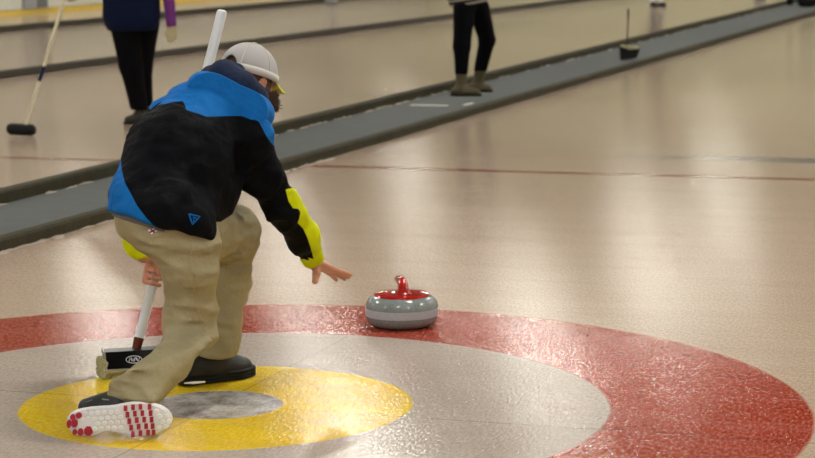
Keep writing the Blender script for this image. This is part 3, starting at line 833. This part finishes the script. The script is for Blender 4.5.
# cap
capr = empty('cap', head_c, 0)
par(capr, root); 
for k in ('label', 'category'):
    if k in capr: del capr[k]
def cap_pt(th, ph, ex=0):      # th around (0 = front), ph elevation 0..pi/2
    x = math.sin(th)*math.cos(ph)*(.092+ex); y = math.cos(th)*math.cos(ph)*(.106+ex)-.004; z = .018+math.sin(ph)*(.104+ex)
    return HD(x, y, z)
NTh, NPh = 72, 22; mb = MB(); vs = []; fs = []
def zlow(th):     # rim elevation: adjusting gap at the back
    d = abs((th-math.pi+math.pi) % (2*math.pi)-math.pi); return 0
gap = .44
for j in range(NPh+1):
    for i in range(NTh):
        th = 2*math.pi*i/NTh; dback = abs(math.pi-th); ph0 = -.10
        if dback < gap: ph0 = -.10+.50*math.sqrt(max(0, 1-(dback/gap)**2))
        ph = ph0+(math.pi/2-ph0)*j/NPh
        seam = -.0012*math.exp(-((((th/(math.pi/3)) % 1)-.5)**2)/.001)
        vs.append(cap_pt(th, ph, 0))
for j in range(NPh):
    for i in range(NTh): fs.append([j*NTh+i, j*NTh+(i+1) % NTh, (j+1)*NTh+(i+1) % NTh, (j+1)*NTh+i])
n0 = len(vs); ins = []
for v in vs: ins.append(head_c+(v-head_c)*.965)
fs += [[x+n0 for x in f][::-1] for f in fs[:NPh*NTh]]
for i in range(NTh): fs.append([i, i+n0, (i+1) % NTh+n0, (i+1) % NTh][::-1])
mb.add(vs+ins, fs); o = mb.build('crown', M['cap_mesh'], capr, sharp=60)
mb = MB()
for s in range(6):
    th = math.pi/6+s*math.pi/3
    mb.tube([cap_pt(th, -.08+(math.pi/2+.08)*k/16, .0005) for k in range(17)], .0022, n=6)
mb.build('panel_seam', M['cap_band'], capr)
mb = MB(); pts = [cap_pt(math.pi+gap+(2*math.pi-2*gap)*k/60, -.02, .0012) for k in range(61)]
pl = [cap_pt(math.pi+gap+(2*math.pi-2*gap)*k/60, -.10, .0016) for k in range(61)]; pu = [cap_pt(math.pi+gap+(2*math.pi-2*gap)*k/60, .13, .0022) for k in range(61)]
mb.add(pl+pu, [[k, k+1, k+62, k+61] for k in range(60)])
o = mb.build('head_band', M['cap_band'], capr); sm = o.modifiers.new('t', 'SOLIDIFY'); sm.thickness = .002
mb = MB(); mb.tube([cap_pt(math.pi-gap*1.05+2.1*gap*k/12, -.06, .002) for k in range(13)], .006, n=8); mb.build('adjuster_strap', M['cap_band'], capr)
mb = MB(); mb.lathe(cap_pt(0, math.pi/2), [(.0001, .006), (.006, .005), (.009, .001), (.009, -.003)][::-1], n=14, M=Matrix((Rh, Fh, Uh)).transposed()); mb.build('top_button', M['neon'], capr)
mb = MB(); NB = 20; top = []; 
for r_ in range(7):
    for i in range(NB+1):
        th = -1.05+2.1*i/NB; k = r_/6; out = .060*math.cos(th*.85)*k
        base = cap_pt(th, -.08, 0); x = math.sin(th)
        v = base+Fh*out*1.0+Rh*(x*.004*k)-Uh*(.010*k+.020*k*x*x); top.append(v)
fs = [[r_*(NB+1)+i, r_*(NB+1)+i+1, (r_+1)*(NB+1)+i+1, (r_+1)*(NB+1)+i] for r_ in range(6) for i in range(NB)]
mb.add(top, fs); o = mb.build('brim', M['neon'], capr); sm = o.modifiers.new('t', 'SOLIDIFY'); sm.thickness = .003
# trailing right shoe, lying on its inner edge with the sole to the viewer
DS = 6.165
sh = empty('shoe', (at(120, 436, DS).x, DS, 0), 0); par(sh, root)
def SP(x, y): return (60+x/5.875, 380+y/5.875)
sole_px = [SP(*q) for q in [(42, 250), (48, 222), (64, 200), (100, 180), (150, 170), (200, 164), (300, 157), (370, 144), (440, 134), (520, 140), (590, 156), (636, 186), (656, 225), (646, 268), (600, 304), (550, 325), (480, 331), (430, 325), (370, 312), (290, 302), (235, 312), (190, 328), (130, 330), (80, 318), (52, 288)]]
def smooth_poly(pts, n=4):
    out = []; N = len(pts)
    for i in range(N):
        p0, p1, p2, p3 = (pts[(i+k-1) % N] for k in range(4))
        for j in range(n):
            t = j/n
            out.append(tuple(.5*((2*p1[a])+(-p0[a]+p2[a])*t+(2*p0[a]-5*p1[a]+4*p2[a]-p3[a])*t*t+(-p0[a]+3*p1[a]-3*p2[a]+p3[a])*t**3) for a in (0, 1)))
    return out
sp2 = smooth_poly(sole_px)
mb = MB(); n = len(sp2); cx = sum(p[0] for p in sp2)/n; cy2 = sum(p[1] for p in sp2)/n
rings = [(.955, -.002), (1, .004), (1.01, .014), (.99, .026), (.95, .034)]
vs = []
for k, dd in rings:
    for (x, y) in sp2: vs.append(at(cx+(x-cx)*k, cy2+(y-cy2)*k, DS)+Vector((0, dd, 0)))
fs = [[j*n+i, j*n+(i+1) % n, (j+1)*n+(i+1) % n, (j+1)*n+i] for j in range(len(rings)-1) for i in range(n)]
fs.append([i for i in range(n)][::-1]); fs.append([(len(rings)-1)*n+i for i in range(n)])
fs = [f[::-1] for f in fs]
mb.add(vs, fs); sole = mb.build('sole', M['sole_grey'], sh, sharp=50)
def pod(mb, x, y, rx, ry, dep=.006, n=6, rot=.3):
    vs = []
    for k, dd in ((1, 0), (.96, -dep*.7), (.78, -dep)):
        for i in range(n):
            a = rot+2*math.pi*i/n; px, py = SP(x+rx*k*math.cos(a), y+ry*k*math.sin(a)); vs.append(at(px, py, DS)+Vector((0, dd-.001, 0)))
    fs = [[j*n+i, j*n+(i+1) % n, (j+1)*n+(i+1) % n, (j+1)*n+i] for j in range(2) for i in range(n)]+[[2*n+i for i in range(n)]]
    mb.add(vs, fs)
inside = lambda x, y: poly_sd(np.array([SP(x, y)[0]]), np.array([SP(x, y)[1]]), sp2)[0]
mb = MB(); mbt = MB()
for j in range(6):
    for i in range(16):
        x = 128+i*38+(19 if j % 2 else 0); y = 166+j*31-(i*2.0)+(8 if i > 8 else 0)
        if 366 < x+(y-150)*-.2 < 548 or x < 190 and y > 255: continue
        if inside(x, y) < -2.2: pod(mb if x < 450 else mbt, x, y, 18.5, 15.5)
mb.build('white_pods', M['sole_white'], sole, smooth=False); mbt.build('toe_pods', M['sole_white'], sole, smooth=False)
mb = MB()
for xs in (386, 430, 474, 527):
    for j in range(5):
        x = xs+j*(11 if xs < 500 else 6); y = 158+j*38-(3 if xs > 450 else 0)+(0 if xs > 400 else 6)
        if y > 318: continue
        pod(mb, x, y, 15, 23, .009, 4, .785)
tag(mb.build('tread_bars', M['sole_red'], sole, smooth=False), 'four rows of red tread blocks'); mb = MB()
for x, y, rx, ry in ((112, 206, 20, 20), (76, 216, 17, 19), (86, 252, 21, 27), (54, 256, 14, 27), (168, 298, 28, 30), (122, 304, 18, 24), (88, 304, 15, 18)): pod(mb, x, y, rx, ry, .009, 8, .39)
tag(mb.build('heel_tread', M['sole_red'], sole, smooth=False), 'red heel pads')
def upper_fn(p):
    a = chain(p, [(at(92, 414, 6.22), .030), (at(120, 414, 6.23), .040), (at(145, 416, 6.22), .034), (at(163, 417, 6.21), .024)], .02)
    b = dcap(p, at(87, 407, 6.235), at(116, 401, 6.24), .026, .036)
    d = smin(a, b, .02)
    return smax(d, -dplane(p, (0, DS+.022, 0), (0, 1, 0)), .006)
up = iso_obj('upper', upper_fn, *bounds([at(80, 405, 6.2), at(172, 420, 6.25)], .08), .004, [M['shoe_black']], sh)
mb = MB()
for a, b in (((86, 402), (92, 400)), ((102, 399), (109, 400))):
    mb = MB(); mb.tube([on_surface(upper_fn, a[0], a[1], 6.1, 6.3), on_surface(upper_fn, b[0], b[1], 6.1, 6.3)], .002, n=5)
    mb.build('trim', M['lace'], up)
# front left shoe, flat on the ice
sh2 = empty('shoe', (at(215, 380, 6.95).x, 6.95, 0), 0); par(sh2, root)
tl = ground(253, 374.5); hl_ = ground(179, 386.5); ax = (tl-hl_).normalized(); ay = Vector((-ax.y, ax.x, 0)); Lf = (tl-hl_).length
def FP(u, w, z): return hl_+ax*(u*Lf)+ay*w+Vector((0, 0, z))
FM = np.array([list(ax), list(ay), [0, 0, 1]]).T
def fs_outline(p, grow=0):
    d = chain(p, [(FP(.13, 0, 0), .034+grow), (FP(.45, .004, 0), .036+grow), (FP(.72, 0, 0), .046+grow), (FP(.87, .002, 0), .038+grow)], .03); return d
def flat(p):      # distance in plan only
    q = p.copy(); q[:, 2] = 0; return q
def sole2_fn(p):
    d = fs_outline(flat(p), .004); d = np.maximum(d, -(p[:, 2]-.003)); z = p[:, 2]
    rib = .0022*np.sin(z*2*math.pi/.0105)
    return smax(d+rib, z-.036, .006)
iso_obj('sole', sole2_fn, *bounds([FP(0, 0, 0), FP(1, 0, .05)], .06), .0035, [M['black_rubber']], sh2)
def up2_fn(p):
    d = chain(p, [(FP(.14, 0, .040), .030), (FP(.40, 0, .045), .038), (FP(.70, 0, .034), .040), (FP(.86, 0, .032), .033)], .03)
    d = smin(d, chain(p, [(FP(.18, 0, .055), .036), (FP(.40, 0, .070), .038), (FP(.55, 0, .055), .034)], .03), .02)
    return smax(d, -(p[:, 2]-.03), .004)
iso_obj('upper', up2_fn, *bounds([FP(0, 0, 0), FP(1, 0, .1)], .07), .004, [M['shoe_black']], sh2)
mb = MB(); mb.tube([FP(.0, -.032, .016), FP(.1, -.0435, .015), FP(.24, -.0465, .013)], [.002, .005, .003], n=8); mb.build('side_flash', M['sole_white'], sh2)
mb = MB()
for k in range(4): mb.tube([FP(.56+.05*k, -.018, .078-.010*k), FP(.57+.05*k, 0, .083-.010*k), FP(.56+.05*k, .018, .078-.010*k)], .003, n=6)
mb.build('laces', M['black_cloth'], sh2)
# ------------------------------------------------------------------ standing people in the background
def standing(label, D, spec):
    """spec: joints as (px, py, depth offset) or world points; garments"""
    g = spec['base']; root = empty('person', (g.x, g.y, g.z), 0, label=label, cat='person')
    j = spec['j']; h = spec.get('h', .011)
    def limb(p, names, rs, k=.03): return chain(p, [(j[n_], r) for n_, r in zip(names, rs)], k)
    def body(p):
        d = limb(p, ('pel', 'waist', 'chest', 'neck', 'head'), (.11, .095, .115, .05, .05), .05)
        hc2 = j['head']+Vector((0, 0, .03)); d = smin(d, dell(p, hc2, (.078, .090, .115)), .03)
        fdir = spec['face']
        d = smin(d, dcap(p, hc2+fdir*.085, hc2+fdir*.105-Vector((0, 0, .02)), .009, .012), .012)
        sd = Vector((-fdir.y, fdir.x, 0))
        for s in (-1, 1):
            d = smin(d, dell(p, hc2+sd*s*.08-Vector((0, 0, .01)), (.014, .014, .028)), .006)
            d = smax(d, -dell(p, hc2+fdir*.088+sd*s*.03+Vector((0, 0, .01)), (.012, .012, .008)), .006)
        d = smin(d, dcap(p, hc2+fdir*.082-sd*.02-Vector((0, 0, .055)), hc2+fdir*.082+sd*.02-Vector((0, 0, .055)), .006, .006), .006)
        for s in 'RL':
            d = smin(d, limb(p, ('hip'+s, 'knee'+s, 'ank'+s), (.07, .045, .033)), .04)
            d = smin(d, limb(p, ('sh'+s, 'el'+s, 'wr'+s), (.045, .035, .024)), .04)
        return d
    pts = list(j.values()); lo_, hi_ = bounds(pts, .17)
    ex = []
    for s in 'RL':
        w = j['wr'+s]; pdv = (w-j['el'+s]).normalized(); sd = Vector((spec['face'].y, -spec['face'].x, 0))*(1 if s == 'R' else -1)
        fn = hand_fn(w, pdv, -sd, spec['face'], .84, [(.05, [.3, .4, .3], .075), (0, [.3, .4, .3], .082), (-.04, [.35, .45, .3], .076), (-.1, [.4, .5, .3], .06)],
                     [w+pdv*.02+spec['face']*.02, w+pdv*.05+spec['face']*.045, w+pdv*.08+spec['face']*.045])
        hb = bounds([w, w+pdv*.2], .09)
        if spec.get('glove'):
            v, f = iso(lambda p: fn(p)-.004, *hb, .006); mesh_obj('glove', v.tolist(), f.tolist(), spec['glove'], root)
        ex.append(iso(fn, *hb, .005))
    iso_obj('body', body, lo_, hi_, h, [M['skin']], root, extra=ex)
    hc2 = j['head']+Vector((0, 0, .03))
    def hair(p):
        d = dell(p, hc2+Vector((0, 0, .01)), (.090, .100, .122)); d = smax(d, dplane(p, hc2+spec['face']*.045, spec['face']), .02)
        if spec.get('long'): d = smin(d, dcap(p, hc2-spec['face']*.05, hc2-spec['face']*.07-Vector((0, 0, .22)), .07, .045), .03)
        return d+.004*make_noise(60, 7, 3)(p)
    iso_obj('hair', hair, *bounds([hc2, hc2-Vector((0, 0, .25))], .16), .009, [M['hair']], root)
    nzb = make_noise(22, 7, int(abs(g.x)*100) % 50)
    tr_r = spec['leg_r']
    def legs(p):
        d = limb(p, ('pel', 'pel'), (.13, .13))
        d = smin(d, dell(p, j['pel'], (.155, .13, .12)), .03)
        for s in 'RL': d = smin(d, limb(p, ('hip'+s, 'knee'+s, 'ank'+s), tr_r), .035 if s == 'R' else .03)
        for s in 'RL': d = smax(d, -(p[:, 2]-(g.z+spec['leg_end'])), .01)
        return d+.004*nzb(p)
    iso_obj('trousers', legs, *bounds([j[n_] for n_ in ('pel', 'hipR', 'hipL', 'kneeR', 'kneeL', 'ankR', 'ankL')], .18), .009, [spec['leg_mat']], root)
    def top(p):
        d = limb(p, ('pel', 'waist', 'chest'), spec['top_r'], .05)
        d = smin(d, dcap(p, j['shR'], j['shL'], .07, .07), .05)
        if not spec.get('vest'):
            for s in 'RL': d = smin(d, limb(p, ('sh'+s, 'el'+s, 'wr'+s), (.062, .052, .04)), .03)
            for s in 'RL': d = smax(d, -(np.linalg.norm(p-A(j['wr'+s]), axis=1)-.03), .005)
        d = smax(d, -dplane(p, spec['hem'], spec.get('hem_n', (0, 0, 1))), .012)
        return d+.005*nzb(p)
    iso_obj(spec['top_name'], top, *bounds([j[n_] for n_ in ('pel', 'chest', 'shR', 'shL', 'wrR', 'wrL', 'elR', 'elL')], .18), .009, [spec['top_mat']], root)
    if spec.get('vest'):
        for s in 'RL':
            def sl_(p, s=s):
                d = limb(p, ('sh'+s, 'el'+s, 'wr'+s), (.058, .050, .040)); w = j['wr'+s]; dr = (w-j['el'+s]).normalized()
                return smax(d, dplane(p, w+dr*.005, dr), .006)+.004*nzb(p)
            iso_obj('sleeve', sl_, *bounds([j['sh'+s], j['el'+s], j['wr'+s]], .1), .008, [spec['vest']], root)
    for s in 'RL':
        a = j['ank'+s]; t = spec['toe'+s]; f0 = Vector((a.x, a.y, g.z)); heel = f0-(t-f0).normalized()*.06
        sf = empty(spec['shoe_name'], f0); par(sf, root)
        def upf(p):
            d = chain(p, [(heel+Vector((0, 0, .045)), .036), (f0+Vector((0, 0, .05)), .042), (t+Vector((0, 0, .032))-(t-f0).normalized()*.04, .036)], .03)
            if spec.get('shaft'): d = smin(d, dcap(p, f0+Vector((0, 0, .05)), a+(j['knee'+s]-a)*((spec['shaft']-a.z+g.z)/(j['knee'+s].z-a.z)), .046, .056), .03)
            if spec.get('shaft'): d = smax(d, p[:, 2]-(g.z+spec['shaft']), .006)
            else: d = smin(d, dcap(p, f0+Vector((0, 0, .05)), f0+Vector((0, 0, .09)), .04, .042), .02)
            return smax(d, -(p[:, 2]-g.z-.014), .005)+(.003*nzb(p*2))
        iso_obj('upper', upf, *bounds([f0, t, heel, f0+Vector((0, 0, .3))], .07), .007, [spec['shoe_mat']], sf)
        def slf(p):
            q = p.copy(); q[:, 2] = g.z; d = chain(q, [(heel, .038), (f0, .038), (t-(t-f0).normalized()*.04, .044)], .02)
            return smax(smax(d, p[:, 2]-g.z-.022, .004), -(p[:, 2]-g.z-.001), .003)
        iso_obj('sole', slf, *bounds([f0, t, heel], .07), .006, [spec['sole_mat']], sf)
    return root
# person in navy vest, upper left
G = ground(139, 124); D = G.y
def wz(px, z, D_, ):        # a point over the ice at height z in the column px
    p = at(px, 100, D_); return Vector((p.x, D_, z))
fd1 = Vector((-.92, .05, 0)).normalized()
j = dict(ankR=at(140, 113, D), ankL=at(145, 109, D+.28), kneeR=at(131, 66, D-.02), kneeL=at(141, 66, D+.15), hipR=at(124, 22, D), hipL=at(145, 22, D+.08),
         pel=at(131.5, 14, D+.05), waist=at(131, -12, D+.05), chest=at(133, -52, D+.05), neck=at(131, -84, D+.05), head=at(128, -102, D+.05),
         shR=at(158, -66, D+.0), elR=at(167.5, -16, D+.02), wrR=at(171.5, 26, D), shL=at(108, -66, D+.1), elL=at(88, -38, D+.02), wrL=at(76, -14, D-.05))
j['ankR'].z = .085; j['ankL'].z = .085
t1 = ground(128, 121.5); 
standing('person in navy vest, purple sleeves and black trousers, head out of frame', D, dict(base=Vector((G.x, G.y, 0)), j=j, face=fd1, leg_r=(.115, .088, .064), leg_end=.11, leg_mat=M['dark_cloth'],
         top_r=(.222, .21, .19), hem=at(134, 30.5, D), top_name='vest', top_mat=M['navy_vest'], vest=M['purple'], glove=M['glove'], toeR=Vector((t1.x, D-.03, 0)), toeL=Vector((at(135, 113, D+.3).x, D+.3, 0)),
         shoe_name='shoe', shoe_mat=M['olive_shoe'], sole_mat=M['black_rubber'], long=True))
# person in striped sweater on the carpet
G = ground(466, 96, .012); D = G.y; G2 = ground(482, 92, .012)
fd2 = Vector((.95, -.1, 0)).normalized()
j = dict(ankR=at(461, 88, D), ankL=at(477.5, 84, G2.y), kneeR=at(462, 46, D), kneeL=at(487, 40, G2.y-.1), hipR=at(464, 8, D), hipL=at(479, 8, D+.15),
         pel=at(468, -4, D+.08), waist=at(467, -26, D+.08), chest=at(465, -56, D+.08), neck=at(467, -84, D+.08), head=at(470, -100, D+.08),
         shR=at(461, -70, D-.1), elR=at(454, -38, D-.2), wrR=at(474, -24, D-.25), shL=at(469, -70, D+.28), elL=at(466, -38, D+.36), wrL=at(486, -26, D+.3))
for k in ('ankR', 'ankL'): j[k].z = .1
tr_ = ground(482, 97.5, .012); tl_ = ground(493, 93, .012)
standing('person in striped sweater, black leggings and olive boots standing on the carpet', D, dict(base=Vector((G.x, G.y, .012)), j=j, face=fd2, leg_r=(.098, .076, .050), leg_end=.19, leg_mat=M['dark_cloth'],
         top_r=(.182, .165, .16), hem=at(466, 5.5, D), hem_n=(-.16, 0, 1), top_name='sweater', top_mat=M['stripes'], toeR=Vector((tr_.x, D-.03, .012)), toeL=Vector((tl_.x, G2.y-.02, .012)),
         shoe_name='boot', shoe_mat=M['boot'], sole_mat=M['black_rubber'], shaft=.265, long=True))
# far person, only the shoes in view
G = ground(656, 5.8); D = G.y
def fz(px, z, dd=0): p = at(px, 0, D); return Vector((p.x, D+dd, z))
j = dict(ankR=fz(653, .09), ankL=fz(661, .09, -.05), kneeR=fz(653, .5), kneeL=fz(660, .5), hipR=fz(653.5, .9), hipL=fz(659, .9), pel=fz(656, .98), waist=fz(656, 1.15), chest=fz(656, 1.38), neck=fz(656, 1.55), head=fz(656, 1.66),
         shR=fz(648, 1.42), elR=fz(646, 1.15), wrR=fz(646.5, .9), shL=fz(664, 1.42), elL=fz(666, 1.15), wrL=fz(665.5, .9))
far = standing('distant person of whom only black shoes and white socks show at the top edge', D, dict(base=Vector((G.x, G.y, 0)), j=j, face=Vector((.3, -.95, 0)), leg_r=(.10, .075, .06), leg_end=.16, leg_mat=M['dark_cloth'],
         top_r=(.16, .16, .17), hem=fz(656, .9), top_name='jacket', top_mat=M['black_cloth'], toeR=fz(655, 0, -.16), toeL=fz(665, 0, -.14), shoe_name='shoe', shoe_mat=M['black_rubber'], sole_mat=M['black_rubber'], h=.014))
for s in 'LR':
    a = j['ank'+s]; mb = MB(); mb.tube([(a.x, a.y, .06), (a.x, a.y, .12), (a.x, a.y, .2)], [.050, .056, .058], n=16); mb.build('sock', M['sole_white'], far)
# ------------------------------------------------------------------ world, camera, view
W = bpy.data.worlds.new('World'); SC.world = W; W.use_nodes = True
W.node_tree.nodes['Background'].inputs[0].default_value = (.5, .48, .42, 1); W.node_tree.nodes['Background'].inputs[1].default_value = .05
cam = bpy.data.cameras.new('camera'); co = link(bpy.data.objects.new('camera', cam)); SC.camera = co
cam.sensor_width = 36; cam.lens = F/815*36; cam.clip_end = 200
co.matrix_world = Matrix(((RT.x, UP.x, -FW.x, 0), (RT.y, UP.y, -FW.y, 0), (RT.z, UP.z, -FW.z, H), (0, 0, 0, 1)))
cam.dof.use_dof = True; cam.dof.focus_distance = 7.0; cam.dof.aperture_fstop = 6.0
SC.view_settings.view_transform = 'Standard'; SC.view_settings.look = 'None'; SC.view_settings.gamma = 1
SC.view_settings.use_curve_mapping = False; SC.view_settings.exposure = 0.14
SC.cycles.use_denoising = True; SC.cycles.sample_clamp_direct = 30.0; SC.cycles.sample_clamp_indirect = 3.0
SC.cycles.max_bounces = 6
